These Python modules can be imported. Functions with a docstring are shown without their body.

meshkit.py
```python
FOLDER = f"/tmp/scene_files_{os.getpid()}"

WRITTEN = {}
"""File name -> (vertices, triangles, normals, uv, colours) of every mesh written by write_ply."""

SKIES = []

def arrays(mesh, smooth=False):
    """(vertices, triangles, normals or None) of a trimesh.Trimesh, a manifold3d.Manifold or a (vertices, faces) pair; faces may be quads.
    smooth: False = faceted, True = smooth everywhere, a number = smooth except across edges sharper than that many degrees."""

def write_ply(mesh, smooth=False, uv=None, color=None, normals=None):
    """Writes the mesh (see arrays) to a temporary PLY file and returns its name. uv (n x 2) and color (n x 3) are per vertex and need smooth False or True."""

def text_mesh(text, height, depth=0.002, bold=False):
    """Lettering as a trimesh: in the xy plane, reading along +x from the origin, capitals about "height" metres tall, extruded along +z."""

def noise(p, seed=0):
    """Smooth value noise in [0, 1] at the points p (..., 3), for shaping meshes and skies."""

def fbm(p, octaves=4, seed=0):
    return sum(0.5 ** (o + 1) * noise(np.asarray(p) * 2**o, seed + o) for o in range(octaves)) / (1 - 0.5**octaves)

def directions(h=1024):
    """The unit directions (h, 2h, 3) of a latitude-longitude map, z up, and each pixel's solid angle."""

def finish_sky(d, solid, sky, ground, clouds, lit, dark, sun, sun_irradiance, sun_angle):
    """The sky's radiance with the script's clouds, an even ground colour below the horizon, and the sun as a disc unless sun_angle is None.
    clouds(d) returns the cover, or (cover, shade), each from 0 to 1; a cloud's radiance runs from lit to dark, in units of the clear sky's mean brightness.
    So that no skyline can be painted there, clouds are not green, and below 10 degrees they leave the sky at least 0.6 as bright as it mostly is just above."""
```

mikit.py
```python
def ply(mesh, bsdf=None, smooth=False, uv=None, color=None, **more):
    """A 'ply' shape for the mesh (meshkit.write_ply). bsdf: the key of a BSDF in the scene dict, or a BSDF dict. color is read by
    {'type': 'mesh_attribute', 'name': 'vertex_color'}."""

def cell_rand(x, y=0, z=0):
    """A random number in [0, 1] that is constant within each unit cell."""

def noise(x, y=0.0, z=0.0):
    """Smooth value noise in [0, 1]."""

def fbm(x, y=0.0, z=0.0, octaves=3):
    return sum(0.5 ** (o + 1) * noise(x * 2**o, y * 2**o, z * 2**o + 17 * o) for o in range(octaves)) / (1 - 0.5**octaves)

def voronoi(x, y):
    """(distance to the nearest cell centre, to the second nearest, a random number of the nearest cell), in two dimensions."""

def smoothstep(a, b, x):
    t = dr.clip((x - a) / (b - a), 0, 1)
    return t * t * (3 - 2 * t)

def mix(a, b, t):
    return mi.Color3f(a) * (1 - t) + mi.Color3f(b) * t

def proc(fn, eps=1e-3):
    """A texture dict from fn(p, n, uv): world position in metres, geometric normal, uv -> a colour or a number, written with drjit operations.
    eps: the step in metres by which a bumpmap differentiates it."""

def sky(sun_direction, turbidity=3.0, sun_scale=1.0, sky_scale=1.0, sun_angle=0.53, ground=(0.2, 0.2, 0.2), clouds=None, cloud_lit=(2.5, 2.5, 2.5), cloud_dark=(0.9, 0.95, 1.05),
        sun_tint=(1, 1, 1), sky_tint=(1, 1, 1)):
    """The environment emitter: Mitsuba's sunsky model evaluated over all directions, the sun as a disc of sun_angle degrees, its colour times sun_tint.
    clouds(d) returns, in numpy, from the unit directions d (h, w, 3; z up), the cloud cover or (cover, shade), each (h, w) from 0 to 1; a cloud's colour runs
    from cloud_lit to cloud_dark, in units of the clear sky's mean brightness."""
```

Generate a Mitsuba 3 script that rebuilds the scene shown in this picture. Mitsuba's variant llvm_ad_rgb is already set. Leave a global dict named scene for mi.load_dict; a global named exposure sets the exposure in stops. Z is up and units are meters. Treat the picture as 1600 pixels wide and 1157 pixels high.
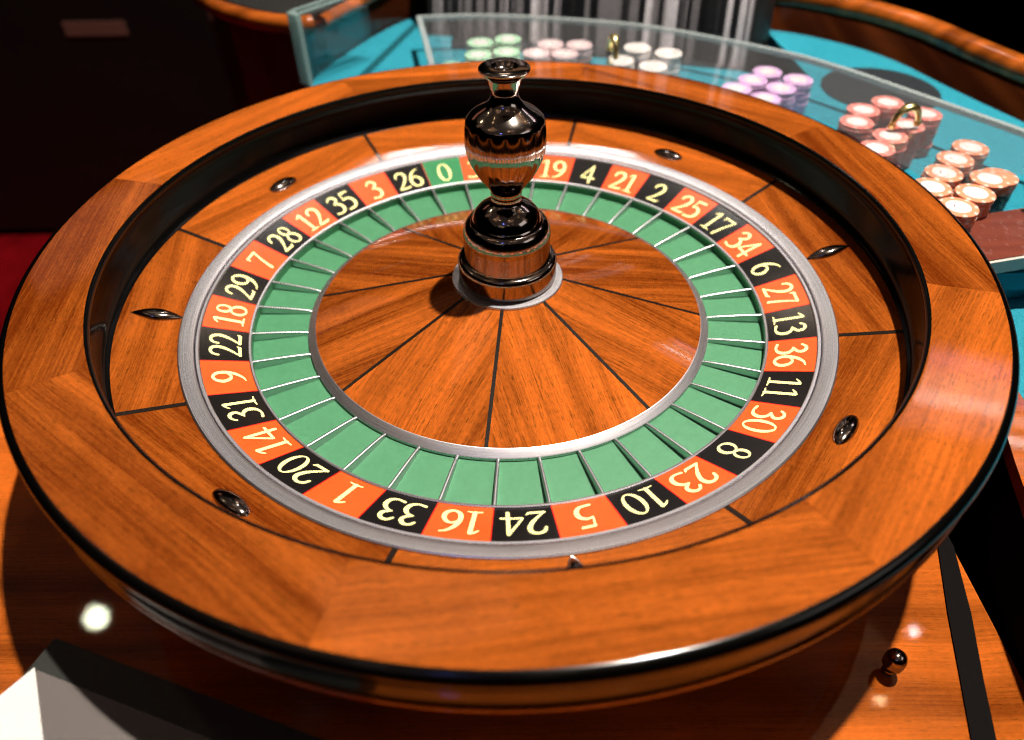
import math, numpy as np, trimesh, mitsuba as mi, drjit as dr, mikit
from shapely.geometry import Point, Polygon, LineString
from shapely.ops import unary_union
from shapely import affinity
from mikit import noise, fbm, cell_rand, smoothstep, mix, proc, ply

T = mi.ScalarTransform4f
scene, labels = {}, {}
PI = math.pi

# ------------------------------------------------------------------ camera
EYE = np.array([0.0, -0.56677, 0.35375])
FW = np.array([0.003979, 0.734457, -0.678644])
UP = np.array([0.015778, 0.678519, 0.734413])
scene['camera'] = {'type': 'thinlens', 'fov': 2 * math.degrees(math.atan(800 / 1158.14)), 'fov_axis': 'x',
                   'aperture_radius': 0.0041, 'focus_distance': 0.60, 'near_clip': 0.01, 'far_clip': 60.0,
                   'to_world': T().look_at(origin=EYE.tolist(), target=(EYE + FW).tolist(), up=UP.tolist())}
exposure = 0.0

# ------------------------------------------------------------------ lights (all hang outside the frame)
def frame_to(pos, target):
    d = np.array(target, float) - pos
    d /= np.linalg.norm(d)
    x = np.cross([0, 0, 1.0], d) if abs(d[2]) < .95 else np.cross([0, 1.0, 0], d)
    x /= np.linalg.norm(x)
    return x, np.cross(d, x), d

def lamp(key, pos, target, w, h, rad, label, category='lamp', round_=False, axis=None, weight=1.0):
    """a lamp face of w x h metres (or a disc of diameter w) that shines towards target"""
    pos = np.array(pos, float)
    x, y, d = frame_to(pos, target)
    if axis is not None:
        x = np.array(axis, float); x -= d * (x @ d); x /= np.linalg.norm(x); y = np.cross(d, x)
    if round_:
        a = np.arange(16) * PI / 8
        v = np.vstack([pos + np.outer(np.cos(a), x) * w / 2 + np.outer(np.sin(a), y) * w / 2, [pos]])
        f = np.array([[i, (i + 1) % 16, 16] for i in range(16)])
    else:
        v = np.array([pos + sx * x * w / 2 + sy * y * h / 2 for sx, sy in ((-1, -1), (1, -1), (1, 1), (-1, 1))])
        f = np.array([[0, 1, 2], [0, 2, 3]])
    n = np.cross(v[f[0][1]] - v[f[0][0]], v[f[0][2]] - v[f[0][0]])
    if n @ d < 0:
        f = f[:, ::-1]
    scene[key] = ply((v, f), 'lamp_face', emitter={'type': 'area', 'sampling_weight': float(weight), 'radiance': {'type': 'rgb', 'value': list(map(float, rad))}})
    labels[key] = {'label': label, 'category': category}

WHEEL = (0, 0, -.05)
K = 3.25
lamp('ceiling_spotlight', (.69, .37, 2.9), WHEEL, .074, .074, np.array([1.0, .92, .80]) * 5020 * K, 'strong white ceiling spotlight above the right of the wheel', round_=True, weight=40)
lamp('panel_lamp', (0.0, 2.17, 2.7), WHEEL, .15, .05, np.array([1.0, .95, .88]) * 130, 'rectangular ceiling lamp behind the table', weight=10)
lamp('amber_lamp', (-2.10, 1.36, 2.7), WHEEL, .11, .11, np.array([1.0, .88, .55]) * 60, 'warm round ceiling lamp left of the table', round_=True)
lamp('glow_lamp', (.01, 3.3, 2.7), WHEEL, .34, .2, np.array([1.0, .78, .58]) * 7, 'soft warm ceiling lamp far behind the table', weight=3)
lamp('low_lamp', (-1.71, 4.56, 1.33), WHEEL, .24, .06, np.array([1.0, .97, .92]) * 60, 'small flat lamp on the far wall')
lamp('light_strip', (2.72, 2.36, 2.7), WHEEL, .9, .022, np.array([1.0, .95, .9]) * 19, 'long white light strip to the right', axis=(.94, -.34, 0))
lamp('light_strip_001', (2.86, 2.50, 2.7), WHEEL, .9, .03, np.array([1.0, .9, .85]) * 6, 'second dim light strip to the right', axis=(.94, -.34, 0))
lamp('light_strip_002', (2.95, 2.66, 2.7), WHEEL, .9, .08, np.array([1.0, .50, .75]) * 2.8, 'pink light strip to the right', axis=(.94, -.34, 0))
lamp('light_strip_003', (2.55, 2.22, 2.7), WHEEL, .8, .10, np.array([.8, .85, 1.0]) * 1.0, 'wide dim light strip to the right', axis=(.94, -.34, 0))
lamp('light_screen', (1.9, -.85, 1.62), WHEEL, 1.1, .6, np.array([1.0, .95, .92]) * 1.15, 'large pale screen in front of the wheel to the right', 'screen', weight=8)
lamp('blue_lamp', (-.45, -1.5, 2.3), WHEEL, .05, .22, np.array([.12, .2, 1.0]) * 26, 'narrow blue lamp behind the camera', axis=(1, 0, 0))
DOTS = [((1.97, 1.21, 2.7), 45, 'w'), ((2.15, 1.05, 2.7), 30, 'w'), ((1.7, .9, 2.75), 20, 'a'), ((-1.0, .4, 2.8), 25, 'a'), ((-.9, -.9, 2.8), 30, 'w'),
        ((.35, -1.0, 2.8), 25, 'a'), ((.9, -1.7, 2.7), 25, 'a'), ((-1.6, -.4, 2.6), 25, 'a'), ((0.2, -2.3, 2.6), 25, 'w'), ((1.5, -.1, 2.8), 30, 'a'),
        ((-.8, 2.9, 2.6), 40, 'w'), ((1.2, 3.1, 2.6), 40, 'w'), ((3.3, 5.2, 1.6), 60, 'w'), ((2.6, 5.6, 1.5), 45, 'w')]
for i, (pos, s, c) in enumerate(DOTS):
    lamp('downlight' + (f'_{i:03d}' if i else ''), pos, WHEEL, .042, .042, np.array([1, .95, .88] if c == 'w' else [1, .72, .38]) * s * 1.9,
         'small round ceiling downlight', 'lamp', round_=True, weight=.5)
    labels['downlight' + (f'_{i:03d}' if i else '')]['group'] = 'downlights of the ceiling'
lamp('added_ceiling_glow', (0, .3, 3.4), (0, .3, 0), 7, 7, (.050, .035, .027), 'added dim warm glowing ceiling sheet that lifts the shadows', 'ceiling', weight=8)  # unseen glowing sheet added to fill the shadows and the dark chrome
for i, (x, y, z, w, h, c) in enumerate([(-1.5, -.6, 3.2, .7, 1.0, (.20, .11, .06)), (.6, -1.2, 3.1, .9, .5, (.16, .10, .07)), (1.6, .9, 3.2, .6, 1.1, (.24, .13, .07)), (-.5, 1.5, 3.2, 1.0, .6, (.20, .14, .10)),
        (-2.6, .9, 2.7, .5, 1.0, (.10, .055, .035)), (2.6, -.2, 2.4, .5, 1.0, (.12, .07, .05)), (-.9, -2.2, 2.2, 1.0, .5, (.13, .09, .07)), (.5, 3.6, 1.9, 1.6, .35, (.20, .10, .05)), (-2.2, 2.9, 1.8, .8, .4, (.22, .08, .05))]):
    lamp('added_glow_panel' + (f'_{i:03d}' if i else ''), (x, y, z), WHEEL, w, h, np.array(c) * 1.9, 'added dim warm panel for reflections in the chrome', 'panel', weight=1)  # unseen glowing panels added to give the chrome warm reflections
    labels['added_glow_panel' + (f'_{i:03d}' if i else '')]['group'] = 'added dim panels reflected in the chrome'
scene['lamp_face'] = {'type': 'diffuse', 'reflectance': {'type': 'rgb', 'value': .1}}

# ------------------------------------------------------------------ materials
def rgb(*c): return {'type': 'rgb', 'value': [float(x) for x in c]}

def wood_fn(mode, a0, tones, seed, lo, hi, freq=70.0, grain=1.0, figure=1.0):
    """ribbon-figured mahogany. mode 'tan'/'rad': eight boards from angle a0 (degrees), each with its own straight grain; 'x'/'y': one direction."""
    def fn(p, n, uv):
        if mode in ('tan', 'rad'):
            ang = dr.atan2(p.y, p.x)
            k = dr.floor((ang - math.radians(a0)) / (PI / 4))
            k = dr.select(k < 0, k + 8, k)
            mid = math.radians(a0) + (k + .5) * (PI / 4)
            c, s = dr.cos(mid), dr.sin(mid)
            ra, ta = p.x * c + p.y * s, -p.x * s + p.y * c
            u, v = (ta, ra) if mode == 'tan' else (ra, ta)
            tone = mi.Float(0)
            for i, t in enumerate(tones):
                tone = dr.select(dr.abs(k - i) < .5, t, tone)
        elif mode == 'x':
            u, v, k, tone = p.x + .3 * p.z, p.y + .2 * p.z, mi.Float(0), mi.Float(tones[0])
        else:
            u, v, k, tone = p.y + .3 * p.z, p.x + .8 * p.z, mi.Float(0), mi.Float(tones[0])
        w = v + .004 * (noise(u * 14, v * 9, k + seed) - .5)
        band = fbm(w * freq, u * 1.6, k * 7.3 + seed, octaves=2)
        rib = noise(w * freq * 2.7, u * 5, k * 3.1 + seed + 5)
        fine = noise(w * 1250, u * 16, k + seed)
        pore = smoothstep(.70, .95, noise(w * 2300, u * 130, k * 5 + seed))
        fleck = noise(w * 900, u * 420, seed)
        wave = noise(u * 38, w * 55, k * 2 + seed + 9)
        t = dr.clip(.5 + figure * ((band - .5) + .26 * (rib - .5) + .16 * (wave - .5)) + .22 * grain * (fine - .5) + .12 * grain * (fleck - .5) + tone, 0, 1)
        return mix(lo, hi, t) * (1 - .26 * grain * pore)
    return fn

LO, HI = (.225, .040, .004), (.78, .25, .034)
def lacquered(fn, alpha=.012):
    return {'type': 'roughplastic', 'distribution': 'beckmann', 'alpha': alpha * .5, 'int_ior': 1.5, 'nonlinear': True, 'diffuse_reflectance': proc(fn)}
# board 0 runs from 30 to 75 degrees, counter-clockwise
scene['rim_wood'] = lacquered(wood_fn('tan', 30, (-.12, .06, .08, -.30, -.20, -.02, .0, -.20), 3, LO, HI, 62, 1.4, .85))
scene['apron_wood'] = lacquered(wood_fn('tan', 30, (-.02, .08, .04, -.22, -.26, -.04, -.04, -.12), 11, LO, HI, 75, 1.4, .8))
scene['cone_wood'] = lacquered(wood_fn('rad', -6, (-.18, -.24, -.24, -.20, -.12, .10, .16, .10), 23, LO, HI, 85, 1.8, .8), .008)
scene['skirt_wood'] = lacquered(wood_fn('x', 0, (.05,), 31, LO, HI, 60), .03)
scene['deck_wood'] = lacquered(wood_fn('x', 0, (.12,), 41, LO, HI, 34), .006)
scene['rail_wood'] = lacquered(wood_fn('x', 0, (-.05,), 51, LO, HI, 40), .05)
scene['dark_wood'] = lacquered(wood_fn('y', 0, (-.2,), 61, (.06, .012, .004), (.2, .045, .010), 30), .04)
def slab_fn(p, n, uv):
    g = fbm(p.y * 120, p.x * 8, 3.0)
    sp = smoothstep(.7, .9, noise(p.x * 300, p.y * 300, 9.0))
    return mix((.22, .055, .035), (.34, .10, .065), g) + .05 * sp
scene['slab_wood'] = lacquered(slab_fn, .12)
scene['black_lacquer'] = {'type': 'roughplastic', 'distribution': 'ggx', 'alpha': .02, 'int_ior': 1.44, 'nonlinear': True, 'diffuse_reflectance': rgb(.0025, .002, .002)}
scene['track_black'] = {'type': 'roughplastic', 'distribution': 'ggx', 'alpha': .015, 'int_ior': 1.26, 'diffuse_reflectance': rgb(.002, .002, .002)}
scene['black_satin'] = {'type': 'roughplastic', 'distribution': 'ggx', 'alpha': .25, 'int_ior': 1.45, 'diffuse_reflectance': rgb(.012, .012, .011)}
scene['inlay_black'] = {'type': 'roughplastic', 'distribution': 'ggx', 'alpha': .03, 'diffuse_reflectance': rgb(.012, .008, .006)}
def gloss(c, alpha=.05): return {'type': 'roughplastic', 'distribution': 'ggx', 'alpha': alpha, 'int_ior': 1.5, 'diffuse_reflectance': rgb(*c)}
def print_fn(c):
    def fn(p, n, uv):
        g = fbm(p.x * 60, p.y * 60, 3.0)
        d = smoothstep(.80, .92, noise(p.x * 1400, p.y * 1400, 5.0)) * smoothstep(.5, .8, noise(p.x * 90, p.y * 90, 8.0))
        return mi.Color3f(*c) * (.90 + .2 * g) * (1 - .35 * d) + .035 * d
    return fn
scene['number_red'] = gloss((.70, .088, .016))
scene['number_red']['diffuse_reflectance'] = proc(print_fn((.70, .088, .016)))
scene['number_black'] = gloss((.008, .007, .007), .025)
scene['number_green'] = gloss((.030, .20, .075))
scene['line_red'] = gloss((.62, .008, .010))
scene['numeral_yellow'] = gloss((.92, .82, .36))
def green_fn(p, n, uv):
    g = .5 * noise(p.x * 900, p.y * 900, 2.0) + .5 * noise(p.x * 260, p.y * 260, 4.0)
    return mix((.068, .275, .13), (.084, .315, .150), g)
scene['pocket_green'] = {'type': 'roughplastic', 'distribution': 'ggx', 'alpha': .30, 'int_ior': 1.45, 'diffuse_reflectance': proc(green_fn)}
def metal(c, alpha): return {'type': 'roughconductor', 'distribution': 'ggx', 'alpha': alpha, 'material': 'Cr', 'specular_reflectance': rgb(*c)}
scene['chrome'] = {'type': 'twosided', 'bsdf': {'type': 'roughconductor', 'distribution': 'ggx', 'alpha': .011, 'eta': rgb(2.3, 2.4, 2.5), 'k': rgb(3.6, 3.3, 3.1), 'specular_reflectance': rgb(.56, .52, .50)}}
scene['steel_fret'] = {'type': 'roughconductor', 'distribution': 'ggx', 'alpha': .15, 'material': 'Al', 'specular_reflectance': rgb(.68, .68, .71)}
def turned(p, n, uv):
    r = dr.sqrt(p.x * p.x + p.y * p.y)
    return .07 + .07 * noise(r * 9000, dr.atan2(p.y, p.x) * 6, 3.0)
scene['turned_steel'] = {'type': 'roughconductor', 'distribution': 'ggx', 'alpha': proc(turned), 'material': 'Al', 'specular_reflectance': rgb(.84, .82, .87)}
scene['satin_steel'] = {'type': 'roughconductor', 'distribution': 'ggx', 'alpha': proc(lambda p, n, uv: .12 + .10 * noise(dr.sqrt(p.x * p.x + p.y * p.y) * 9000, dr.atan2(p.y, p.x) * 6, 5.0)), 'material': 'Al', 'specular_reflectance': rgb(.66, .64, .68)}
scene['gold'] = {'type': 'roughconductor', 'distribution': 'ggx', 'alpha': .06, 'material': 'Au'}
def felt_fn(p, n, uv):
    g = .45 * noise(p.x * 1600, p.y * 1600, p.z * 1600) + .3 * noise(p.x * 300, p.y * 300, 7.0) + .25 * fbm(p.x * 22, p.y * 22, 1.0)
    return mix((.014, .172, .238), (.032, .255, .335), g)
scene['felt'] = {'type': 'diffuse', 'reflectance': proc(felt_fn)}
scene['felt_dark'] = {'type': 'diffuse', 'reflectance': rgb(.022, .026, .03)}  # dark tone of the round patch and the painted chair shadow
scene['felt_dark2'] = {'type': 'diffuse', 'reflectance': rgb(.007, .006, .006)}  # shade painted black: well side and strip on the deck
scene['felt_line'] = {'type': 'diffuse', 'reflectance': rgb(.01, .07, .09)}
def leather(p, n, uv):
    return mix((.016, .016, .016), (.03, .03, .03), noise(p.x * 400, p.y * 400, p.z * 400))
scene['leather'] = {'type': 'roughplastic', 'alpha': .3, 'diffuse_reflectance': proc(leather)}
scene['acrylic_pane'] = {'type': 'thindielectric', 'int_ior': 1.49}
scene['cover_pane'] = {'type': 'blendbsdf', 'weight': .034, 'bsdf_0': {'type': 'thindielectric', 'int_ior': 1.49}, 'bsdf_1': {'type': 'twosided', 'bsdf': {'type': 'diffuse', 'reflectance': rgb(.75, .75, .78)}}}
scene['acrylic_edge'] = {'type': 'principledthin', 'base_color': rgb(.62, .66, .66), 'roughness': .25, 'diff_trans': 1.1, 'spec_trans': .25}
scene['acrylic_teal'] = {'type': 'principledthin', 'base_color': rgb(.50, .64, .62), 'roughness': .25, 'diff_trans': 1.2, 'spec_trans': .2}
scene['slab_edge'] = gloss((.62, .55, .50), .2)
def stripes(p, n, uv):
    q = .58 * noise(uv.x * 105, 2.0, 1.0) + .42 * noise(uv.x * 290, 5.0, 3.0)
    t = smoothstep(.44, .54, q)
    g = smoothstep(.35, .65, noise(uv.x * 60, 9.0, 4.0))
    w = .75 + .5 * noise(uv.x * 1300, uv.y * 420, 2.0)
    return mix((.010, .010, .011), (.40, .355, .375), t * (.40 + .60 * g)) * w * (1.0 + .6 * g)
scene['striped_cloth'] = {'type': 'diffuse', 'reflectance': proc(stripes)}
def carpet_fn(p, n, uv):
    g = fbm(p.x * 14, p.y * 14, 1.0)
    h = noise(p.x * 250, p.y * 250, 2.0)
    return mix((.07, .001, .002), (.19, .003, .006), g) * (.7 + .6 * h)
scene['carpet_red'] = {'type': 'diffuse', 'reflectance': proc(carpet_fn)}
scene['cabinet_black'] = {'type': 'roughplastic', 'alpha': .3, 'diffuse_reflectance': rgb(.004, .005, .0048)}
scene['plate_brown'] = {'type': 'roughplastic', 'alpha': .2, 'diffuse_reflectance': rgb(.11, .045, .035)}
scene['paper_white'] = gloss((.80, .78, .76), .2)
scene['card_grey'] = gloss((.14, .12, .115), .2)
scene['sign_black'] = gloss((.02, .021, .018), .3)

for k_, b_ in list(scene.items()):
    if b_.get('type') in ('roughplastic', 'roughconductor', 'diffuse') and k_ != 'lamp_face':
        scene[k_] = {'type': 'twosided', 'bsdf': b_}

# ------------------------------------------------------------------ mesh helpers
def put(key, mesh, bsdf, label=None, category=None, group=None, kind=None, **kw):
    k, i = key, 0
    while k in scene:
        i += 1; k = f'{key}_{i:03d}'
    kw.setdefault('smooth', 30)
    scene[k] = mesh if isinstance(mesh, dict) else ply(mesh, bsdf, **kw)
    tag(k, label, category, group, kind)
    return k

def tag(k, label=None, category=None, group=None, kind=None):
    d = {a: b for a, b in (('label', label), ('category', category), ('group', group), ('kind', kind)) if b}
    if d: labels[k] = d

def revolve(prof, a0=0.0, a1=360.0, n=128, mod=None, close=False):
    """quads of the profile [(r, z), ...] (listed so that the outside is on its right when going up) turned about z, degrees a0..a1"""
    prof = np.array(prof + [prof[0]] if close else prof, float)
    full = abs(a1 - a0) >= 359.99
    th = np.radians(np.linspace(a0, a1, n + 1))
    m, k = len(prof), (n if full else n + 1)
    r = prof[:, 0][None, :] * np.ones((k, 1))
    if mod is not None: r = mod(r, prof[:, 1][None, :], th[:k, None])
    z = np.broadcast_to(prof[:, 1][None, :], r.shape)
    v = np.stack([r * np.cos(th[:k, None]), r * np.sin(th[:k, None]), z], -1).reshape(-1, 3)
    f = []
    for i in range(n):
        j = (i + 1) % k
        for q in range(m - 1):
            a, b, c, d = i * m + q, j * m + q, j * m + q + 1, i * m + q + 1
            f += [[a, b, c], [a, c, d]]
    uv = np.stack([np.repeat(th[:k], m), np.tile(np.arange(m), k)], -1)
    t = trimesh.Trimesh(v, np.array(f), process=False)
    return t

def capped(prof, a0, a1, n):
    """a closed sector: closed profile polygon swept over an angle, with end caps"""
    t = revolve(list(prof), a0, a1, n, close=True)
    m = len(prof)
    cap = trimesh.creation.triangulate_polygon(Polygon(prof), engine='earcut')
    out = [t]
    for ang, flip in ((a0, False), (a1, True)):
        a = math.radians(ang)
        v = np.stack([cap[0][:, 0] * math.cos(a), cap[0][:, 0] * math.sin(a), cap[0][:, 1]], -1)
        out.append(trimesh.Trimesh(v, cap[1][:, ::-1] if flip else cap[1], process=False))
    return trimesh.util.concatenate(out)

def curve(pts, n=8, closed=False):
    """Catmull-Rom through the points"""
    p = np.array(pts, float)
    p = np.vstack([p[-1], p, p[:2]]) if closed else np.vstack([2 * p[0] - p[1], p, 2 * p[-1] - p[-2]])
    out = []
    for i in range(1, len(p) - 2):
        for t in np.arange(n) / n:
            a, b, c, d = p[i - 1], p[i], p[i + 1], p[i + 2]
            out.append(.5 * (2 * b + (c - a) * t + (2 * a - 5 * b + 4 * c - d) * t * t + (3 * b - a - 3 * c + d) * t ** 3))
    if not closed: out.append(p[-2])
    return np.array(out)

def tube(path, rad, n=12, squash=1.0):
    p = np.array(path, float)
    t = np.gradient(p, axis=0); t /= np.linalg.norm(t, axis=1, keepdims=True)
    a = np.cross(t, [0, 0, 1.0]); bad = np.linalg.norm(a, axis=1) < 1e-3
    a[bad] = [1, 0, 0]
    a /= np.linalg.norm(a, axis=1, keepdims=True)
    b = np.cross(a, t)
    ang = np.arange(n) * 2 * PI / n
    rad = np.broadcast_to(rad, len(p))
    v = p[:, None] + rad[:, None, None] * (np.cos(ang)[None, :, None] * a[:, None] + squash * np.sin(ang)[None, :, None] * b[:, None])
    f = []
    for i in range(len(p) - 1):
        for j in range(n):
            q = (j + 1) % n
            f += [[i * n + j, (i + 1) * n + j, (i + 1) * n + q], [i * n + j, (i + 1) * n + q, i * n + q]]
    m = len(p) * n
    v = np.vstack([v.reshape(-1, 3), p[:1], p[-1:]])
    for j in range(n):
        q = (j + 1) % n
        f += [[m, j, q], [m + 1, (len(p) - 1) * n + q, (len(p) - 1) * n + j]]
    return trimesh.Trimesh(v, np.array(f)[:, ::-1], process=False)

def prism(poly, z0, z1):
    if not isinstance(poly, Polygon): poly = Polygon(poly)
    t = trimesh.creation.extrude_polygon(poly, z1 - z0, engine='earcut')
    t.apply_translation([0, 0, z0])
    return t

def box(x0, x1, y0, y1, z0, z1):
    t = trimesh.creation.box([x1 - x0, y1 - y0, z1 - z0]); t.apply_translation([(x0 + x1) / 2, (y0 + y1) / 2, (z0 + z1) / 2]); return t

# ------------------------------------------------------------------ floor, distance
put('carpet', (np.array([[-4, -2, -1.0], [-.95, -2, -1.0], [-.95, 4, -1.0], [-4, 4, -1.0]]), np.array([[0, 1, 2], [0, 2, 3]])), 'carpet_red', kind='structure')
put('cabinet__case', box(-2.7, -.74, 1.6, 2.3, -.97, .7), 'cabinet_black', smooth=False)
put('cabinet__plinth', box(-2.66, -.78, 1.64, 2.26, -1.0, -.97), 'cabinet_black', smooth=False)
put('cabinet__label_plate', box(-1.215, -1.045, 1.594, 1.6, -.352, -.316), 'plate_brown', smooth=False, label='dull reddish brown plate on the dark front')
tag('cabinet', 'tall black cabinet in the dark behind the wheel with a dull brown plate', 'cabinet')

# ------------------------------------------------------------------ the table
Z_FELT, Z_DECK = -.065, -.19
left_edge = curve([(-.262, .40), (-.278, .503), (-.26, .576), (-.231, .651), (-.198, .721), (-.161, .777), (-.128, .803)], 5)
far_left = [(-.097, .812), (-.075, .80), (-.085, .665)]
lid_far = curve([(-.128, .622), (-.045, .627), (.061, .611), (.2, .571), (.3, .513), (.389, .448), (.44, .394), (.483, .336), (.531, .269), (.574, .208), (.606, .15), (.622, .112)], 5)
back = curve([(-.085, .668), (-.02, .664), (.065, .645), (.212, .604), (.315, .546), (.412, .474)], 5)      # the notch where the dealer sits
right_edge = curve([(.43, .70), (.47, .68), (.507, .652), (.55, .61), (.588, .550), (.616, .470), (.643, .398), (.669, .335), (.70, .255), (.725, .15), (.735, .02)], 5)
felt_poly = Polygon([*map(tuple, left_edge), *far_left, *map(tuple, back), (.44, .50), *map(tuple, right_edge), (.735, .012), (.38, .012)]).buffer(0)
felt_poly = felt_poly.difference(Point(0, 0).buffer(.428, 64))
if felt_poly.geom_type != 'Polygon': felt_poly = max(felt_poly.geoms, key=lambda g: g.area)
tag('roulette_table', 'roulette table with bright blue felt and polished wooden rail behind the wheel', 'table')
put('roulette_table__felt_top', prism(felt_poly, Z_FELT - .02, Z_FELT), 'felt', label='bright blue felt playing surface')
put('roulette_table__felt_disc', prism(Point(.522, .449).buffer(.0785, 24), Z_FELT + .001, Z_FELT + .0016), 'felt_dark', label='round black patch on the felt')
shadow_poly = Polygon([*map(tuple, curve([(-.084, .66), (-.075, .632), (.0, .62), (.111, .595), (.242, .556), (.364, .518), (.402, .492)], 5)), *map(tuple, back[::-1] * .999)]).buffer(0)
shadow_poly = shadow_poly if shadow_poly.geom_type == 'Polygon' else max(shadow_poly.geoms, key=lambda g: g.area)
put('roulette_table__shadow_patch', prism(shadow_poly, Z_FELT + .001, Z_FELT + .0018), 'felt_dark', label='chair shadow painted dark at the far edge of the felt')  # shadow of the striped chair, painted as a thin dark sheet
for pts in ([(-.21, .70), (-.235, .58), (-.262, .46)], [(-.135, .80), (-.16, .66), (-.2, .46)]):
    pass
line = LineString([(-.140, .775), (-.222, .47)]).buffer(.0060)  # flat dark line across the felt
put('roulette_table__felt_dark_line', prism(line, Z_FELT + .001, Z_FELT + .0016), 'felt_line', label='dark line across the felt')
# raised wooden ledge, the felt-covered drop below it and the lower felt
ang = math.radians(13.0)
led = affinity.rotate(box(0, .36, 0, .068, 0, 1).bounds is not None and Polygon([(0, 0), (.36, 0), (.36, .072), (0, .072)]), 13, origin=(0, 0))
led = affinity.translate(led, .42, -.002).difference(Point(0, 0).buffer(.424, 64))
put('roulette_table__ledge', prism(led, -.0575, -.045), 'slab_wood', smooth=False, label='reddish brown wooden ledge across the felt, right of the wheel')
c, s = math.cos(ang), math.sin(ang)
e0 = np.array([.42, -.002])
edge = Polygon([tuple(e0 + np.array([c, s]) * a + np.array([s, -c]) * b) for a, b in ((.0, .0006), (.36, .0006), (.36, .0036), (.0, .0036))]).difference(Point(0, 0).buffer(.424, 64))
put('roulette_table__ledge__edge_strip', prism(edge, -.0595, -.0455), 'slab_edge', smooth=False)
low = Polygon([(.40, .075), (.74, .14), (.74, -.5), (.437, -.5), (.437, -.13), (.40, -.05)]).difference(Point(0, 0).buffer(.428, 64))
put('roulette_table__lower_felt', prism(low, -.125, -.105), 'felt', smooth=False)
dropf = Polygon([(.40, -.001), (.75, .08), (.75, .09), (.40, .009)]).difference(Point(0, 0).buffer(.428, 64))
put('roulette_table__drop_panel', prism(dropf, -.105, -.0577), 'felt', smooth=False)
trim = Polygon([(.425, -.02), (.437, -.02), (.4425, -.10), (.4425, -.5), (.37, -.5), (.379, -.32), (.391, -.24), (.403, -.19), (.414, -.15), (.422, -.10)])
put('roulette_table__wooden_trim', prism(trim.buffer(.002), -.116, -.1035), 'deck_wood', smooth=False)
put('roulette_table__well_side', prism(trim, Z_DECK, -.116), 'felt_dark2', smooth=False, label='side of the well beside the deck, shade painted black')  # black colour stands in for the shade on this side
deck = Polygon([(-.75, -.75), (.376, -.75), (.376, .40), (-.26, .40), (-.30, .02), (-.75, -.012)])
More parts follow.
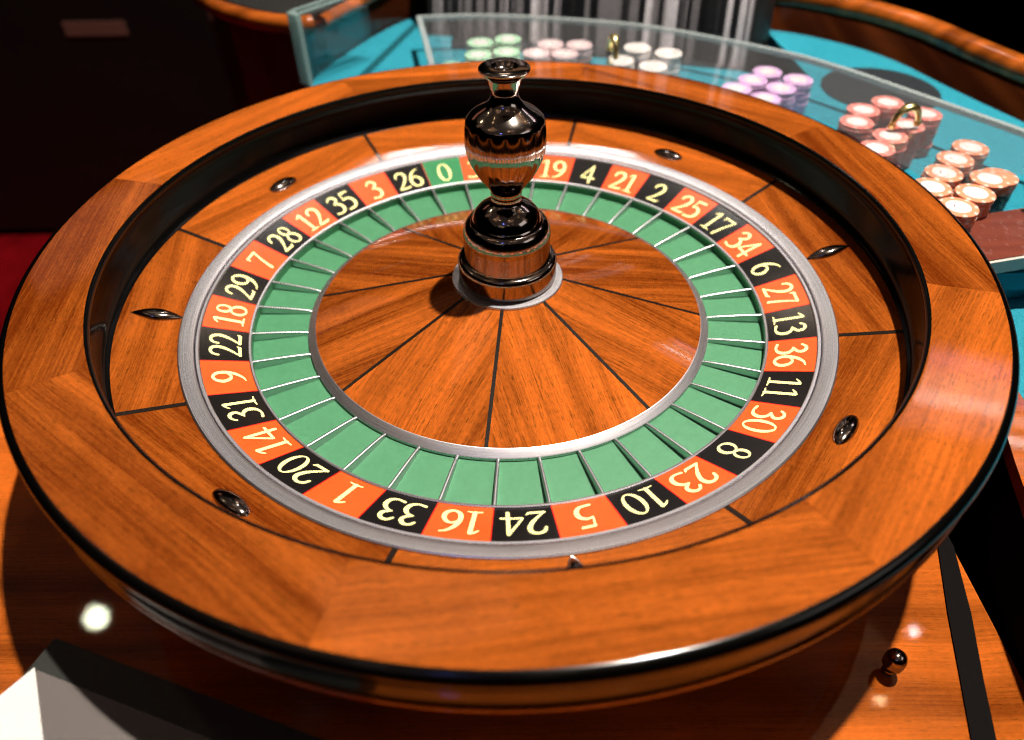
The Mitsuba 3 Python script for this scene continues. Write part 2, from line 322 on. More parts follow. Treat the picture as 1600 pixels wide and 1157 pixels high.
put('roulette_table__deck', prism(deck, Z_DECK - .03, Z_DECK), 'deck_wood', smooth=False, label='polished orange wooden deck under the wheel')
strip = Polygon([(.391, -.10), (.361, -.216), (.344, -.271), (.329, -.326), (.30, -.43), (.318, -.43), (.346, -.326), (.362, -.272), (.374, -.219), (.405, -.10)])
put('roulette_table__shadow_strip', prism(strip.intersection(deck), Z_DECK + .0006, Z_DECK + .0022), 'felt_dark2', smooth=False, label='black strip laid in for a soft shadow on the deck')  # soft shadow on the deck, put in as a flat black sheet
# left end of the rail: leather arm rest with a wooden bullnose
arm = Polygon([(-.29, .565), (-.33, .575), (-.37, .595), (-.42, .632), (-.457, .675), (-.49, .74), (-.5, .95), (-.2, .98), (-.10, .86), (-.13, .812), (-.166, .78), (-.203, .723), (-.236, .652), (-.265, .577), (-.281, .56)]).buffer(.004).buffer(-.004)
put('roulette_table__arm_body', prism(arm, -.42, -.006), 'dark_wood', label='dark glossy wooden end of the rail')
put('roulette_table__arm_pad', prism(arm.buffer(-.014), -.006, .004), 'leather')
bn = curve([(-.279, .572), (-.292, .567), (-.33, .577), (-.37, .597), (-.42, .634), (-.457, .677), (-.49, .742), (-.502, .95)], 6)
put('roulette_table__bullnose', tube(np.c_[bn, np.full(len(bn), -.006)], .0135), 'rail_wood')
inner = curve([(-.268, .585), (-.238, .652), (-.205, .724), (-.168, .782), (-.130, .816), (-.09, .83)], 6)
put('roulette_table__inner_trim', tube(np.c_[inner, np.full(len(inner), -.008)], .010), 'rail_wood')
# right rail
out = np.gradient(right_edge, axis=0); out = np.c_[-out[:, 1], out[:, 0]]; out /= np.linalg.norm(out, axis=1, keepdims=True)
rr = right_edge
wall = []
for i in range(len(rr)):
    wall += [[*rr[i], Z_FELT - .02], [*(rr[i] + .001 * out[i]), Z_FELT], [*(rr[i] + .020 * out[i]), -.030], [*(rr[i] + .05 * out[i]), -.030], [*(rr[i] + .05 * out[i]), -.30]]
f = [[5 * i + q, 5 * i + q + 1, 5 * i + q + 6, 5 * i + q + 5] for i in range(len(rr) - 1) for q in range(4)]
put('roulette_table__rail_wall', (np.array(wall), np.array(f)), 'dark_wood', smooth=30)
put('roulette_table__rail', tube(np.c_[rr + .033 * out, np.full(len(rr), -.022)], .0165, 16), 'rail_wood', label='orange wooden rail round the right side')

# ------------------------------------------------------------------ dealer's chair (striped cloth)
def band(path, z0, z1, thick, nz=10):
    p = np.array(path); t = np.gradient(p, axis=0); t /= np.linalg.norm(t, axis=1, keepdims=True)
    o = np.c_[-t[:, 1], t[:, 0]]
    L = np.r_[0, np.cumsum(np.linalg.norm(np.diff(p, axis=0), axis=1))]
    prof = [(0, z0), *[(0, z) for z in np.linspace(z0 + .01, z1 - .02, nz)], (.25, z1 - .004), (.5, z1), (.75, z1 - .004), (1, z1 - .02), (1, z0)]
    v = np.array([[*(p[i] + o[i] * thick * q + np.array([.07, .38]) * max(z + .065, 0)), z] for i in range(len(p)) for q, z in prof])
    m = len(prof)
    uv = np.array([[L[i], z] for i in range(len(p)) for q, z in prof])
    f = [[i * m + q, (i + 1) * m + q, (i + 1) * m + q + 1, i * m + q + 1] for i in range(len(p) - 1) for q in range(m - 1)]
    return (v, np.array(f)), uv
o_ = np.gradient(back, axis=0); o_ = np.c_[-o_[:, 1], o_[:, 0]]; o_ /= np.linalg.norm(o_, axis=1, keepdims=True)
cpath = np.vstack([[[-.125, .690]], (back + .012 * o_)[0:]])
cpath = curve(cpath[::4], 6)[:-2]
m_, uv_ = band(cpath, -.5, .46, .05)
tag('dealer_chair', 'chair with grey and black striped back at the far table edge', 'chair')
put('dealer_chair__backrest', m_, 'striped_cloth', smooth=True, uv=uv_, label='striped cloth')
e_ = cpath[-1]; d_ = cpath[-1] - cpath[-3]; d_ /= np.linalg.norm(d_); w_ = np.array([-d_[1], d_[0]])
side = Polygon([tuple(e_ + d_ * a + w_ * b) for a, b in ((.0, -.004), (.014, -.002), (.021, .02), (.021, .05), (.0, .056))]).buffer(.003)
side = prism(side, -.5, .47); sv = side.vertices.copy(); sv[:, :2] += np.array([.07, .38]) * np.maximum(sv[:, 2:] + .065, 0)
side = trimesh.Trimesh(*trimesh.remesh.subdivide(sv, side.faces), process=False)
put('dealer_chair__side_panel', side, 'leather')
seat = Polygon([tuple(q) for q in cpath] + [(.55, .75), (.3, .98), (.05, 1.0)]).buffer(-.055)
put('dealer_chair__seat', prism(seat, -.46, -.38), 'leather')

# ------------------------------------------------------------------ clear screen at the left end of the felt
tag('acrylic_screen', 'upright clear acrylic screen beside the wooden end of the rail', 'screen')
a_, b_ = np.array([-.284, .500]), np.array([-.205, .60])
dv = (b_ - a_) / np.linalg.norm(b_ - a_); nv = np.array([-dv[1], dv[0]])
def plate(a, b, z0, z1, off):
    q = nv * off
    return (np.array([[*(a + q), z0], [*(b + q), z0], [*(b + q), z1], [*(a + q), z1]]), np.array([[0, 1, 2], [0, 2, 3]]))
put('acrylic_screen__pane', plate(a_ + dv * .004, b_, Z_FELT, .031, -.008), 'acrylic_pane', smooth=False)
put('acrylic_screen__pane', plate(a_ + dv * .004, b_, Z_FELT, .031, .008), 'acrylic_pane', smooth=False)
put('acrylic_screen__front_edge', prism(Polygon([tuple(a_ + dv * x + nv * y) for x, y in ((-.003, -.0085), (.003, -.0085), (.003, .0085), (-.003, .0085))]).buffer(.0012), Z_FELT, .031), 'acrylic_teal')
for off in (-.008, .008):
    put('acrylic_screen__top_edge', tube(np.array([[*(a_ + dv * .003 + nv * off), .031], [*(b_ + nv * off), .031]]), .0018, 8), 'acrylic_teal')
put('acrylic_screen__clip', trimesh.creation.icosphere(2, .006).apply_translation([*(a_ + dv * .012 + nv * .011), .022]), 'chrome')

# ------------------------------------------------------------------ chips
RC, TC = .0188, .0033
def chip_mesh():
    prof = [(0, 0), (RC - .0005, 0), (RC, .0005), (RC, TC - .0005), (RC - .0005, TC), (.0122, TC), (.0119, TC - .00015), (0, TC - .00015)]
    code = [0, .95, 1.05, 1.05, .97, .66, .6, 0]
    n, m = 36, len(prof)
    v, uv = [], []
    for i in range(n + 1):
        a = 2 * PI * i / n
        for (r, z), cdd in zip(prof, code):
            v.append([r * math.cos(a), r * math.sin(a), z]); uv.append([i / n, cdd])
    f = [[i * m + q, (i + 1) * m + q, (i + 1) * m + q + 1, i * m + q + 1] for i in range(n) for q in range(m - 1)]
    return (np.array(v), np.array(f)), np.array(uv)
cm, cuv = chip_mesh()
def chip_bsdf(base, spot, nspot=8):
    def fn(p, n, uv):
        a = uv.x * nspot
        fr = dr.abs(a - dr.floor(a) - .5)
        top = (uv.y > .80) & (uv.y < 1.0) & (fr < .13) & (uv.y > .84)
        sd = (uv.y >= 1.0) & (fr < .16)
        g = noise(p.x * 700, p.y * 700, p.z * 700)
        return dr.select(top | sd, mi.Color3f(*spot), mi.Color3f(*base)) * (.9 + .2 * g)
    return {'type': 'twosided', 'bsdf': {'type': 'roughplastic', 'alpha': .22, 'int_ior': 1.45, 'diffuse_reflectance': proc(fn)}}
KIND = {'peach': ((.80, .27, .15), (.88, .68, .58)), 'pink': ((.80, .21, .18), (.86, .45, .38)), 'white': ((.88, .80, .77), (.9, .86, .84)),
        'purple': ((.74, .42, .80), (.82, .65, .86)), 'green': ((.40, .76, .48), (.7, .86, .72)), 'pale': ((.78, .55, .58), (.84, .72, .74)), 'dark': ((.05, .07, .065), (.2, .24, .22))}
for kname, (b0, s0) in KIND.items():
    scene['chip_' + kname] = chip_bsdf(b0, s0)
scene['chip_hidden'] = gloss((.5, .3, .28), .22)
def label_fn(p, n, uv):
    r = dr.sqrt(uv.x * uv.x + uv.y * uv.y)
    a = dr.atan2(uv.y, uv.x)
    ring_ = smoothstep(.80, .83, r) * (1 - smoothstep(.86, .89, r))
    letters = smoothstep(.52, .60, noise(a * 9, r * 12, 3.0)) * smoothstep(.56, .58, r) * (1 - smoothstep(.74, .76, r))
    dirt = noise(p.x * 500, p.y * 500, 2.0)
    return mix((.80, .78, .78), (.52, .30, .34), .55 * ring_ + .5 * letters) * (.92 + .12 * dirt)
scene['chip_label'] = {'type': 'twosided', 'bsdf': {'type': 'roughplastic', 'alpha': .2, 'diffuse_reflectance': proc(label_fn)}}
scene['chip_print'] = {'type': 'diffuse', 'reflectance': rgb(.10, .05, .07)}
chip_ply = {kname: ply(cm, 'chip_' + kname, smooth=False, uv=cuv) for kname in KIND}
lm = revolve([(.0117, -.0003), (.0117, .00005), (.0078, .00005), (.0, .00005)], n=28)
lm = trimesh.Trimesh(np.vstack([lm.vertices]), lm.faces, process=False)
lab_ply = ply(lm, 'chip_label', smooth=False, uv=lm.vertices[:, :2] / .0117)
rng = np.random.default_rng(5)

# numerals: strokes of changing width, in a box one unit high
def stroke(pts, smooth=True):
    p = np.array([(x, y, w) for x, y, w in pts], float)
    if smooth and len(p) > 2: p = curve(p, 7)
    circ = [Point(x, y).buffer(max(w, .012), 8) for x, y, w in p]
    return unary_union([unary_union([a, b]).convex_hull for a, b in zip(circ, circ[1:])])
def ell(cx, cy, rx, ry, rot=0): return affinity.rotate(affinity.scale(Point(cx, cy).buffer(1, 16), rx, ry), rot)
DIG = {
    '0': (ell(.31, .5, .31, .5).difference(ell(.31, .5, .185, .445, 4)), .62),
    '1': (unary_union([stroke([(.05, .83, .022), (.16, .92, .035), (.27, .965, .035)]), stroke([(.265, .94, .062), (.265, .05, .062)], 0), stroke([(.06, .02, .02), (.265, .045, .03), (.47, .02, .02)])]), .50),
    '2': (unary_union([stroke([(.05, .72, .045), (.10, .87, .05), (.26, .95, .045), (.43, .89, .062), (.49, .72, .07), (.42, .50, .062), (.26, .27, .045), (.06, .05, .03)]), stroke([(.06, .05, .045), (.48, .05, .05), (.56, .13, .015)], 0)]), .58),
    '3': (unary_union([stroke([(.06, .83, .04), (.16, .94, .04), (.32, .95, .052), (.43, .84, .062), (.41, .69, .055), (.20, .56, .022)]), stroke([(.20, .56, .022), (.38, .52, .05), (.50, .35, .07), (.45, .13, .06), (.26, .03, .035), (.04, .07, .045)])]), .57),
    '4': (unary_union([stroke([(.42, .95, .04), (.04, .30, .035)], 0), stroke([(.04, .27, .042), (.62, .27, .042)], 0), stroke([(.43, .95, .055), (.43, .02, .055)], 0)]), .64),
    '5': (unary_union([stroke([(.16, .94, .05), (.50, .96, .05)], 0), stroke([(.16, .94, .026), (.11, .57, .026)], 0), stroke([(.11, .57, .028), (.30, .62, .048), (.47, .50, .068), (.49, .27, .07), (.35, .08, .052), (.05, .03, .045)])]), .56),
    '6': (stroke([(.54, .975, .018), (.36, .91, .036), (.16, .70, .06), (.065, .42, .07), (.10, .17, .062), (.28, .035, .042), (.47, .13, .058), (.53, .32, .068), (.44, .51, .056), (.28, .575, .036), (.12, .47, .025)]), .61),
    '7': (unary_union([stroke([(.03, .80, .018), (.05, .92, .045), (.55, .935, .045)], 0), stroke([(.55, .94, .035), (.36, .50, .045), (.22, .03, .062)])]), .58),
    '8': (unary_union([ell(.29, .745, .225, .25).difference(ell(.30, .76, .12, .185, 10)), ell(.30, .27, .285, .28).difference(ell(.29, .27, .165, .215, 10))]), .60),
}
DIG['9'] = (affinity.rotate(DIG['6'][0], 180, origin=(.305, .5)), .61)
DIG = {k: (g.buffer(.004).simplify(.003), w) for k, (g, w) in DIG.items()}
def number_shape(text, h):
    x, parts = 0, []
    for ch in text:
        g, w = DIG[ch]
        parts.append(affinity.translate(g, x, 0)); x += w + .055
    g = unary_union(parts); x -= .055
    return affinity.scale(affinity.translate(g, -x / 2, -.5), h, h, origin=(0, 0))
def flat(shape):
    vs, fs, k = [], [], 0
    for g in getattr(shape, 'geoms', [shape]):
        v, f = trimesh.creation.triangulate_polygon(g, engine='earcut')
        vs.append(v); fs.append(np.array(f) + k); k += len(v)
    v, f = np.vstack(vs), np.vstack(fs)
    a = v[f]
    area = (a[:, 1, 0] - a[:, 0, 0]) * (a[:, 2, 1] - a[:, 0, 1]) - (a[:, 1, 1] - a[:, 0, 1]) * (a[:, 2, 0] - a[:, 0, 0])
    f[area < 0] = f[area < 0][:, ::-1]
    return v, f
v1, f1 = flat(unary_union([affinity.translate(number_shape('1', .0075), .0035, .0), affinity.translate(number_shape('1', .004), -.0045, .001)]))
print_ply = ply((np.c_[v1, np.full(len(v1), .0001)], f1), 'chip_print', smooth=False)

hidden = []
ORD = 'top second third fourth fifth sixth seventh eighth ninth tenth eleventh twelfth thirteenth fourteenth fifteenth'.split()
def chip_stack(kname, x, y, top, top_label, rest_label, group, mark=False, dark_from=99, shift=(0, 0), seen=4, where=''):
    n = max(2, int(round((top - Z_FELT) / TC)))
    for k in range(n):
        last = k == n - 1
        jx, jy = (rng.random(2) - .5) * .0016
        if last: jx, jy = jx + shift[0], jy + shift[1]
        key, i = 'casino_chip', 0
        while key in scene:
            i += 1; key = f'casino_chip_{i:03d}'
        kind_ = 'dark' if k < n - dark_from else kname
        a = rng.random() * 360 if not mark else 150 + 60 * rng.random()
        m = T().translate([x + jx, y + jy, Z_FELT + .0002 + k * (TC + .00002)]).rotate([0, 0, 1], a)
        if k < n - seen:
            hidden.append(cm[0] + [x + jx, y + jy, Z_FELT + .0002 + k * (TC + .00002)]); continue
        scene[key] = {**chip_ply[kind_], 'to_world': m}
        lab = top_label if last else rest_label.format(ORD[n - 1 - k], '' if kind_ == kname else 'dark green ')
        tag(key, lab, 'chip', group)
        if last:
            scene[key + '__label'] = {**lab_ply, 'to_world': m @ T().translate([0, 0, TC + .00005])}
            if mark: scene[key + '__label__print'] = {**print_ply, 'to_world': m @ T().translate([0, 0, TC + .00015])}

ST = {
 'peach': ('orange', [(.513, .194, 'rearmost'), (.4845, .167, 'second from the back'), (.4585, .137, 'third from the back of the left row'), (.4335, .108, 'at the left, half behind the rim'),
                      (.4425, .069, 'nearest the camera'), (.471, .0955, 'second from the front of the right row'), (.5156, .1345, 'at the far right front')]),
 'pink': ('coral red', [(.4606, .299, 'rearmost'), (.4235, .280, 'at the back left'), (.4045, .247, 'at the left beside the rim'), (.429, .2105, 'in front of the brass ring'),
                        (.4575, .237, 'inside the brass ring'), (.491, .266, 'at the right of the brass ring'), (.403, .182, 'nearest the camera, cut by the rim')]),
 'white': ('white', [(.1876, .5042, 'at the back left'), (.2267, .4813, 'at the back right'), (.1592, .4655, 'at the front left'), (.200, .4428, 'at the front right')]),
 'purple': ('lilac', [(.3486, .4182, 'rearmost'), (.3802, .3889, 'at the far right'), (.3214, .391, 'at the middle left'), (.3515, .363, 'in the middle right'), (.2955, .3640, 'at the left by the rim'), (.3235, .3330, 'nearest the camera')]),
 'green': ('pale green', [(-.0344, .5331, 'at the back left'), (.0052, .5446, 'at the back right'), (-.0356, .4934, 'at the front left'), (.0040, .5038, 'at the front right'), (-.0720, .478, 'lowest at the far left')]),
 'pale': ('dusty pink', [(.0668, .5317, 'at the back left'), (.1078, .5275, 'at the back right'), (.0451, .4970, 'at the front left'), (.0840, .4938, 'at the front right')]),
}
for kname, (word, L) in ST.items():
    for j, (x, y, where) in enumerate(L):
        top = -.0252 if kname != 'pink' else -.0186
        if kname in ('white', 'green') and j < 2: top += TC
        if kname == 'green' and j == 4: top -= 3 * TC
        where = where.rstrip(',')
        full = (kname, j) in (('peach', 0), ('peach', 5), ('peach', 6), ('pink', 3), ('pink', 4), ('pink', 5), ('purple', 1), ('purple', 3), ('white', 1), ('white', 3))
        chip_stack(kname, x, y, top, f'top {word} chip of the stack {where}', '{} chip down, {}in the ' + f'{word} stack {where}',
                   f'{word} chips stacked beside the wheel', mark=kname == 'peach', seen=99 if full else 4,
                   dark_from=5 if (kname, j) == ('peach', 6) else 99, shift=(-.0165, -.0115) if (kname, j) == ('peach', 6) else (0, 0))
hv = np.vstack(hidden); hf = np.vstack([cm[1] + i * len(cm[0]) for i in range(len(hidden))])
put('chip_stack_core', (hv, hf), 'chip_hidden', smooth=False, label='chips hidden low in the stacks behind the wheel rim', kind='stuff')

# ------------------------------------------------------------------ clear cover over the chips, with brass rings
ZL = -.0135
near = [(.431 * math.cos(a), .431 * math.sin(a)) for a in np.radians(np.linspace(14, 102.5, 32))]
lid = Polygon([*map(tuple, lid_far), *near])
tag('chip_cover', 'clear acrylic cover lying over the chip stacks, with two brass rings', 'cover')
lv, lf = flat(lid)
put('chip_cover__pane', (np.c_[lv, np.full(len(lv), ZL)], lf), 'cover_pane', smooth=False)
rim_path = np.vstack([[-.0945, .4215], [-.11, .517], lid_far, [.53, .094]])
strip_ = LineString(rim_path).buffer(.0036, join_style=2)
put('chip_cover__edge', prism(strip_, ZL - .006, ZL + .0005), 'acrylic_edge', smooth=False)
def ring(cx, cy, ang):
    t = np.linspace(0, PI, 22)
    p = np.c_[.0155 * np.cos(t), 0 * t, .021 * np.sin(t)]
    p = np.vstack([[.0155, 0, -.002], p, [-.0155, 0, -.002]])
    c, s = math.cos(ang), math.sin(ang)
    P = np.c_[cx + c * p[:, 0], cy + s * p[:, 0], ZL + .0006 + p[:, 2]]
    t_ = np.array([c, s, 0]); u_ = np.array([-s, c, 0])
    d = np.gradient(P, axis=0); d /= np.linalg.norm(d, axis=1, keepdims=True)
    n2 = np.cross(d, u_)
    q = np.arange(12) * PI / 6
    rad = .0024 + .0022 * np.sin(np.linspace(0, PI, len(P))) ** 2
    v = P[:, None] + rad[:, None, None] * (np.cos(q)[None, :, None] * u_ * 1.25 + np.sin(q)[None, :, None] * n2[:, None])
    f = [[i * 12 + j, (i + 1) * 12 + j, (i + 1) * 12 + (j + 1) % 12, i * 12 + (j + 1) % 12] for i in range(len(P) - 1) for j in range(12)]
    feet = [trimesh.creation.cylinder(.0042, .003, sections=16).apply_translation([*P[e][:2], ZL + .0016]) for e in (0, -1)]
    f = np.array(f)
    f = np.vstack([f[:, [0, 1, 2]], f[:, [0, 2, 3]]])
    return trimesh.util.concatenate([trimesh.Trimesh(v.reshape(-1, 3), f, process=False), *feet])
put('chip_cover__ring_handle', ring(.4475, .2240, .17), 'gold')
put('chip_cover__ring_handle', ring(.1466, .4573, 1.72), 'gold')

# ------------------------------------------------------------------ the wheel
W = 'roulette_wheel'
tag(W, 'large polished wooden roulette wheel with a chrome turret in the middle', 'roulette wheel')
# rim boards
for k in range(8):
    a = 30 + 45 * k
    prof = [(.3465, -.006), (.3999, -.006), (.3999, -.0002), (.3990, 0), (.3475, 0), (.3465, -.0003)]
    put(W + '__rim_board', capped(prof, a + .012, a + 44.988, 30), 'rim_wood', smooth=25)
# outer black moulding
mould = [(.396, -.0065), (.400, -.0065), (.4000, -.0001), (.4020, -.0002), (.4045, -.0014), (.4062, -.004), (.4066, -.007), (.4060, -.0102), (.4047, -.0120), (.4043, -.0140), (.4042, -.0180), (.4042, -.0240), (.4044, -.0285), (.4052, -.0300), (.4058, -.0312), (.398, -.0316)]
put(W + '__outer_moulding', revolve(mould[::-1], n=200), 'black_lacquer', smooth=40, label='glossy black moulding round the rim')
skirt = [(.30, -.19), (.30, -.16), (.302, -.150), (.318, -.125), (.338, -.100), (.360, -.078), (.378, -.062), (.390, -.0535), (.3945, -.0495), (.3935, -.0480), (.3985, -.0462), (.4040, -.0418), (.4060, -.0375), (.4055, -.0335), (.4040, -.0318), (.395, -.0315)]
put(W + '__skirt', revolve(skirt, n=160), 'skirt_wood', smooth=40, label='orange wooden skirt under the rim')
# ball track
track = [(.3446, -.0512), (.3470, -.0497), (.3490, -.0470), (.3505, -.0430), (.3516, -.0385), (.3528, -.0330), (.3548, -.0230), (.3556, -.0165), (.3550, -.0125), (.3515, -.0105), (.3475, -.0092), (.3448, -.0075), (.3432, -.0045), (.3434, -.0018), (.3446, -.0002), (.3462, .0001), (.3464, -.005)]
put(W + '__ball_track', revolve(track, n=200), 'track_black', smooth=40, label='glossy black ball track inside the rim')
# apron boards, inlays and deflectors
def apron_z(r): return -.0643 + (r - .2955) * (.0142 / .0500)
for k in range(8):
    a = 30 + 45 * k
    prof = [(.2955, -.070), (.3452, -.056), (.3452, apron_z(.3452)), (.2955, apron_z(.2955))]
    put(W + '__apron_board', capped(prof, a, a + 45, 30), 'apron_wood', smooth=25)
def radial_bar(ang, r0, r1, zf, w, lift=.00035, n=8):
    a = math.radians(ang); c, s = math.cos(a), math.sin(a)
    v, f = [], []
    for i, r in enumerate(np.linspace(r0, r1, n)):
        for q, dz in ((-w / 2, -.002), (-w / 2, lift), (w / 2, lift), (w / 2, -.002)):
            v.append([r * c - q * s, r * s + q * c, zf(r) + dz])
        if i: f += [[4 * i - 4 + q, 4 * i + q, 4 * i + (q + 1) % 4, 4 * i - 4 + (q + 1) % 4] for q in range(3)]
    return np.array(v), np.array(f)[:, ::-1]
for k in range(8):
    put(W + '__apron_inlay', radial_bar(30 + 45 * k, .2957, .3450, apron_z, .0042), 'inlay_black', smooth=False)
def deflector(L, w, h, e):
    nu, nv = 24, 10
    v, f = [], []
    for i in range(nu + 1):
        t = -1 + 2 * i / nu
        hw = w * (1 - abs(t) ** (1.7 if e > .9 else 2.0)) ** e + .0001
        hh = h * (1 - abs(t) ** 2.2) ** (.8 * e + .2) + .0001
        for j in range(nv + 1):
            b = PI * j / nv
            v.append([t * L, -hw * math.cos(b), hh * math.sin(b) ** .8])
    m = nv + 1
    for i in range(nu):
        for j in range(nv):
            f.append([i * m + j, (i + 1) * m + j, (i + 1) * m + j + 1, i * m + j + 1])
    return np.array(v), np.array(f)
DEF = {True: deflector(.0222, .0072, .0050, 1.0), False: deflector(.0185, .0074, .0050, .55)}
for k in range(8):
    a = 7.5 + 45 * k
    rad = k % 2 == 0
    dv_, df_ = DEF[rad]
    ar = math.radians(a)
    er = np.array([math.cos(ar), math.sin(ar), 0]); et = np.array([-math.sin(ar), math.cos(ar), 0])
    sl = .0142 / .0500
    er2 = er + np.array([0, 0, sl]); er2 /= np.linalg.norm(er2); nn = np.cross(er2, et)
    u_, w_ = (er2, et) if rad else (et, -er2)
    c0 = er * .3170 + np.array([0, 0, apron_z(.3170)])
    put(W + '__deflector', (c0 + dv_[:, :1] * u_ + dv_[:, 1:2] * w_ + dv_[:, 2:] * nn, df_), 'chrome', smooth=40)
def mark(ang, r0, r1, w):
    a = math.radians(ang); er = np.array([math.cos(a), math.sin(a), 0]); et = np.array([-er[1], er[0], 0])
    return er, et
# metal rings
def uvring(prof, n=200):
    t = revolve(prof, n=n)
    return t
put(W + '__outer_ring', revolve([(.2968, -.0700), (.2968, -.0628), (.2955, -.0620), (.2870, -.0637), (.2842, -.0650), (.2836, -.0680), (.2836, -.0740)], n=200), 'turned_steel', smooth=35, label='broad turned metal ring outside the numbers')
put(W + '__number_lip', revolve([(.2832, -.0740), (.2832, -.0672), (.2826, -.0664), (.2806, -.0668), (.2800, -.0676), (.2800, -.0720)], n=200), 'satin_steel', smooth=35)
def number_z(r): return -.0822 + (r - .2413) * (.0136 / .0389)
put(W + '__head_body', revolve([(.2832, -.076), (.2800, -.0695), (.2405, -.0835), (.2405, -.096), (.185, -.096)], n=128), 'black_satin', smooth=30)
order = [0, 32, 15, 19, 4, 21, 2, 25, 17, 34, 6, 27, 13, 36, 11, 30, 8, 23, 10, 5, 24, 16, 33, 1, 20, 14, 31, 9, 22, 18, 29, 7, 28, 12, 35, 3, 26]
RED = {32, 19, 21, 25, 34, 27, 36, 30, 23, 5, 16, 1, 14, 9, 18, 7, 12, 3}
STEP = 360 / 37
PHI = math.degrees(1.94403)
for i, nb in enumerate(order):
    a1, a0 = PHI - i * STEP, PHI - (i + 1) * STEP
    colr = 'green' if nb == 0 else 'red' if nb in RED else 'black'
    prof = [(.2414, number_z(.2414) - .001), (.2799, number_z(.2799) - .001), (.2799, number_z(.2799)), (.2414, number_z(.2414))]
    pk = put(W + '__number_panel', capped(prof, a0 + .07, a1 - .07, 12), 'number_' + colr, smooth=20)
    v, f = flat(number_shape(str(nb), .0258))
    am = math.radians((a0 + a1) / 2)
    r = .2602 + v[:, 1]
    th = am - v[:, 0] / r
    P = np.c_[r * np.cos(th), r * np.sin(th), number_z(r) + .00022]
    put(pk + '__numeral', (P, f), 'numeral_yellow', smooth=False)
    put(W + '__divider_line', radial_bar(a1, .2415, .2798, number_z, .00075, .00012, 3), 'line_red', smooth=False)
    # the pocket
    prof = [(.1892, -.095), (.2405, -.095), (.2405, -.0916), (.1892, -.0922)]
    pk = put(W + '__pocket', capped(prof, a0 + .15, a1 - .15, 8), 'pocket_green', smooth=20)
    put(pk + '__back_wall', capped([(.2396, -.0918), (.2406, -.0918), (.2406, -.0835), (.2396, -.0835)], a0 + .15, a1 - .15, 8), 'pocket_green', smooth=20)
put(W + '__inner_lip', revolve([(.2418, -.0840), (.2418, -.0813), (.2410, -.0808), (.2396, -.0813), (.2392, -.0822), (.2392, -.0840)], n=200), 'satin_steel', smooth=35)
def fret():
    rs = np.linspace(.1893, .2397, 12)
    t = (rs - rs[0]) / (rs[-1] - rs[0])
    top = -.0889 + (.0889 - .0826) * (t ** .75)
    v, m = [], 7
    hw = .00135
    sec = [(-hw, None), (-hw, -.0010), (-hw * .7, -.0003), (0, 0), (hw * .7, -.0003), (hw, -.0010), (hw, None)]
    for r, z in zip(rs, top):
        for q, d in sec: v.append([r, q, -.0925 if d is None else z + d])
    f = [[i * m + j, (i + 1) * m + j, (i + 1) * m + j + 1, i * m + j + 1] for i in range(11) for j in range(m - 1)]
    f += [[0, 1, 5, 6], [1, 2, 4, 5]]
    return np.array(v), np.array(f)
fret_ply = ply((lambda q: (q[0], q[1][:, ::-1]))(fret()), 'steel_fret', smooth=50)
for i in range(37):
    put(W + '__fret', {**fret_ply, 'to_world': T().rotate([0, 0, 1], PHI - i * STEP)}, None)
put(W + '__cone_ring', revolve([(.1897, -.0930), (.1897, -.0891), (.1890, -.0885), (.1830, -.0848), (.1822, -.0847), (.1818, -.087)], n=200), 'satin_steel', smooth=35)
# cone
def cone_z(r): return -.0851 + (.1825 - r) * (.0851 - .0515) / (.1825 - .0514)
for k in range(8):
    a = -6 + 45 * k
    prof = [(.045, -.062), (.1824, -.092), (.1824, cone_z(.1824)), (.045, cone_z(.045))]
    put(W + '__cone_board', capped(prof, a, a + 45, 30), 'cone_wood', smooth=20)
    put(W + '__cone_inlay', radial_bar(a, .0480, .1822, cone_z, .0031, .0003), 'inlay_black', smooth=False)
# turret
put(W + '__washer', revolve([(.0514, -.0520), (.0514, -.0498), (.0508, -.0491), (.0440, -.0486), (.02, -.0486)], n=96), 'satin_steel', smooth=35)
base = [(.0430, -.0487), (.0430, -.0470), (.0446, -.0466), (.0448, -.0455), (.0447, -.0345), (.0452, -.0325), (.0450, -.0300), (.0438, -.0278), (.0420, -.0268), (.0402, -.0264), (.0392, -.0262), (.0388, -.0250), (.0383, -.0090), (.0386, -.0070), (.0390, -.0050), (.0389, -.0015), (.0382, .0025), (.0370, .0055), (.0352, .0080), (.0328, .0098), (.0318, .0100), (.0312, .0112), (.0300, .0124)]
put(W + '__turret_base', revolve(base, n=128), 'chrome', smooth=35, label='stepped chrome base of the turret')
dome = [(.0302, .0122), (.0285, .0165), (.0255, .0205), (.0215, .0237), (.0172, .0262), (.0140, .0280), (.0130, .0295), (.0124, .0315), (.0126, .0335)]
put(W + '__turret_dome', revolve(dome, n=96), 'chrome', smooth=35)
def flute(r, z, th):
    w = np.clip((z - .050) / .012, 0, 1) * np.clip((.1005 - z) / .004, 0, 1)
    lobe = np.abs(np.sin(th * 8)) ** .75
    return r * (1 - .026 * w * (1 - lobe))
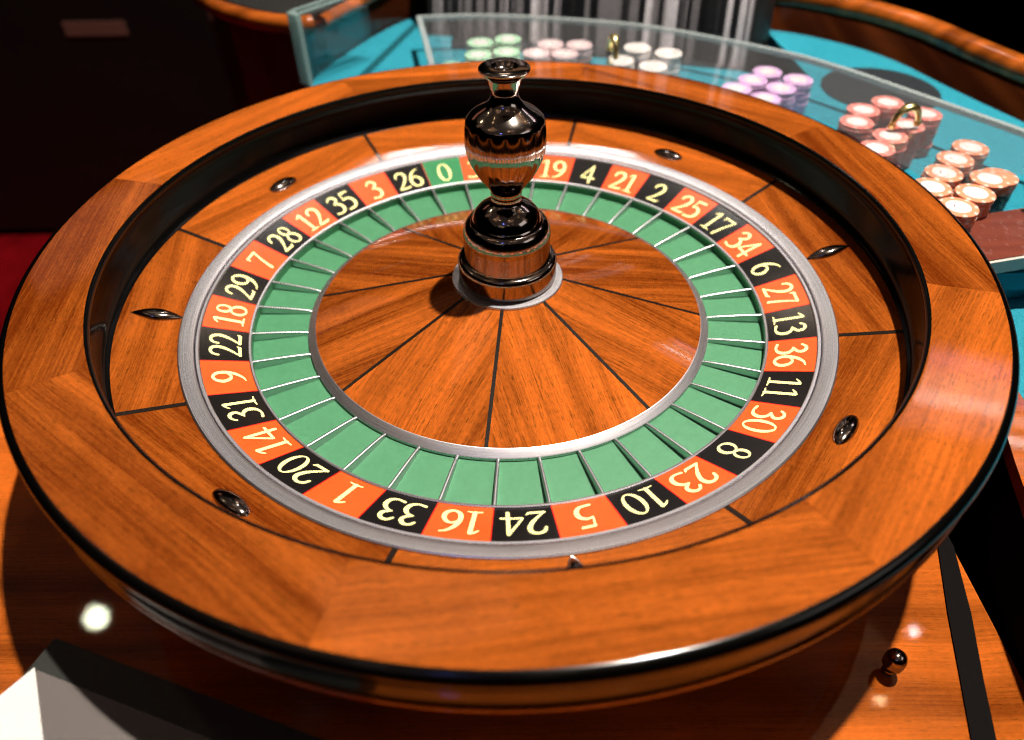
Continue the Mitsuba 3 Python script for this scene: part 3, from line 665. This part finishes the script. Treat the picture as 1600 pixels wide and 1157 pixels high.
urn = [(.0126, .0335), (.0133, .0350), (.0135, .0368), (.0134, .0385), (.0138, .0400), (.0152, .0425), (.0173, .0455), (.0205, .0495), (.0237, .0540), (.0265, .0588), (.0290, .0640), (.0310, .0690), (.0323, .0740), (.0331, .0790), (.0334, .0840), (.0333, .0890), (.0329, .0940), (.0323, .0985), (.0318, .1005), (.0310, .1022), (.0292, .1040), (.0268, .1062), (.0225, .1088), (.0180, .1114), (.0145, .1142), (.0122, .1172), (.0111, .1200), (.0108, .1216)]
put(W + '__turret_urn', revolve(urn, n=256, mod=flute), 'chrome', smooth=40, label='fluted chrome urn of the turret')
cap = [(.0108, .1216), (.0101, .1222), (.0103, .1235), (.0116, .1270), (.0130, .1310), (.0138, .1342), (.0142, .1350), (.0160, .1360), (.0190, .1390), (.0199, .1405), (.0199, .1413), (.0190, .1421), (.0150, .1428), (.0108, .1430), (.0100, .1424), (.0085, .1402), (.0060, .1386), (.0030, .1379), (.0, .1377)]
put(W + '__turret_cap', revolve(cap, n=96), 'chrome', smooth=35, label='flared chrome cap of the turret')

# ------------------------------------------------------------------ small things in front
stud = revolve([(.0045, -.1900), (.0045, -.1865), (.0035, -.1850), (.0036, -.1830), (.0058, -.1815), (.0074, -.1785), (.0078, -.1745), (.0076, -.1700), (.0066, -.1665), (.0045, -.1645), (.0020, -.1637), (0, -.1635)], n=40)
stud.apply_translation([.2790, -.3165, 0])
put('chrome_stud', stud, 'chrome', label='small chrome stud on the wooden deck at the right front', category='stud', smooth=35)
sg = np.array([-.311, -.318]); d1 = np.array([.081, -.029]); d1 /= np.linalg.norm(d1); d2 = np.array([-.025, -.025]); d2 = np.array([-d1[1], d1[0]]) * -1
def sgp(a0, a1, b0, b1): return Polygon([tuple(sg + d1 * a + d2 * b) for a, b in ((a0, b0), (a1, b0), (a1, b1), (a0, b1))])
tag('table_sign', 'black-edged sign with grey and white card in the bottom left corner', 'sign')
put('table_sign__frame', prism(sgp(0, .22, 0, .16).buffer(.002), Z_DECK, -.120), 'sign_black', smooth=False)
put('table_sign__card', prism(sgp(.004, .14, .020, .155), -.1201, -.1194), 'card_grey', smooth=False)
put('table_sign__paper', prism([(-.3158, -.3366), (-.268, -.42), (-.352, -.42), (-.352, -.385)], -.1194, -.1188), 'paper_white', smooth=False)
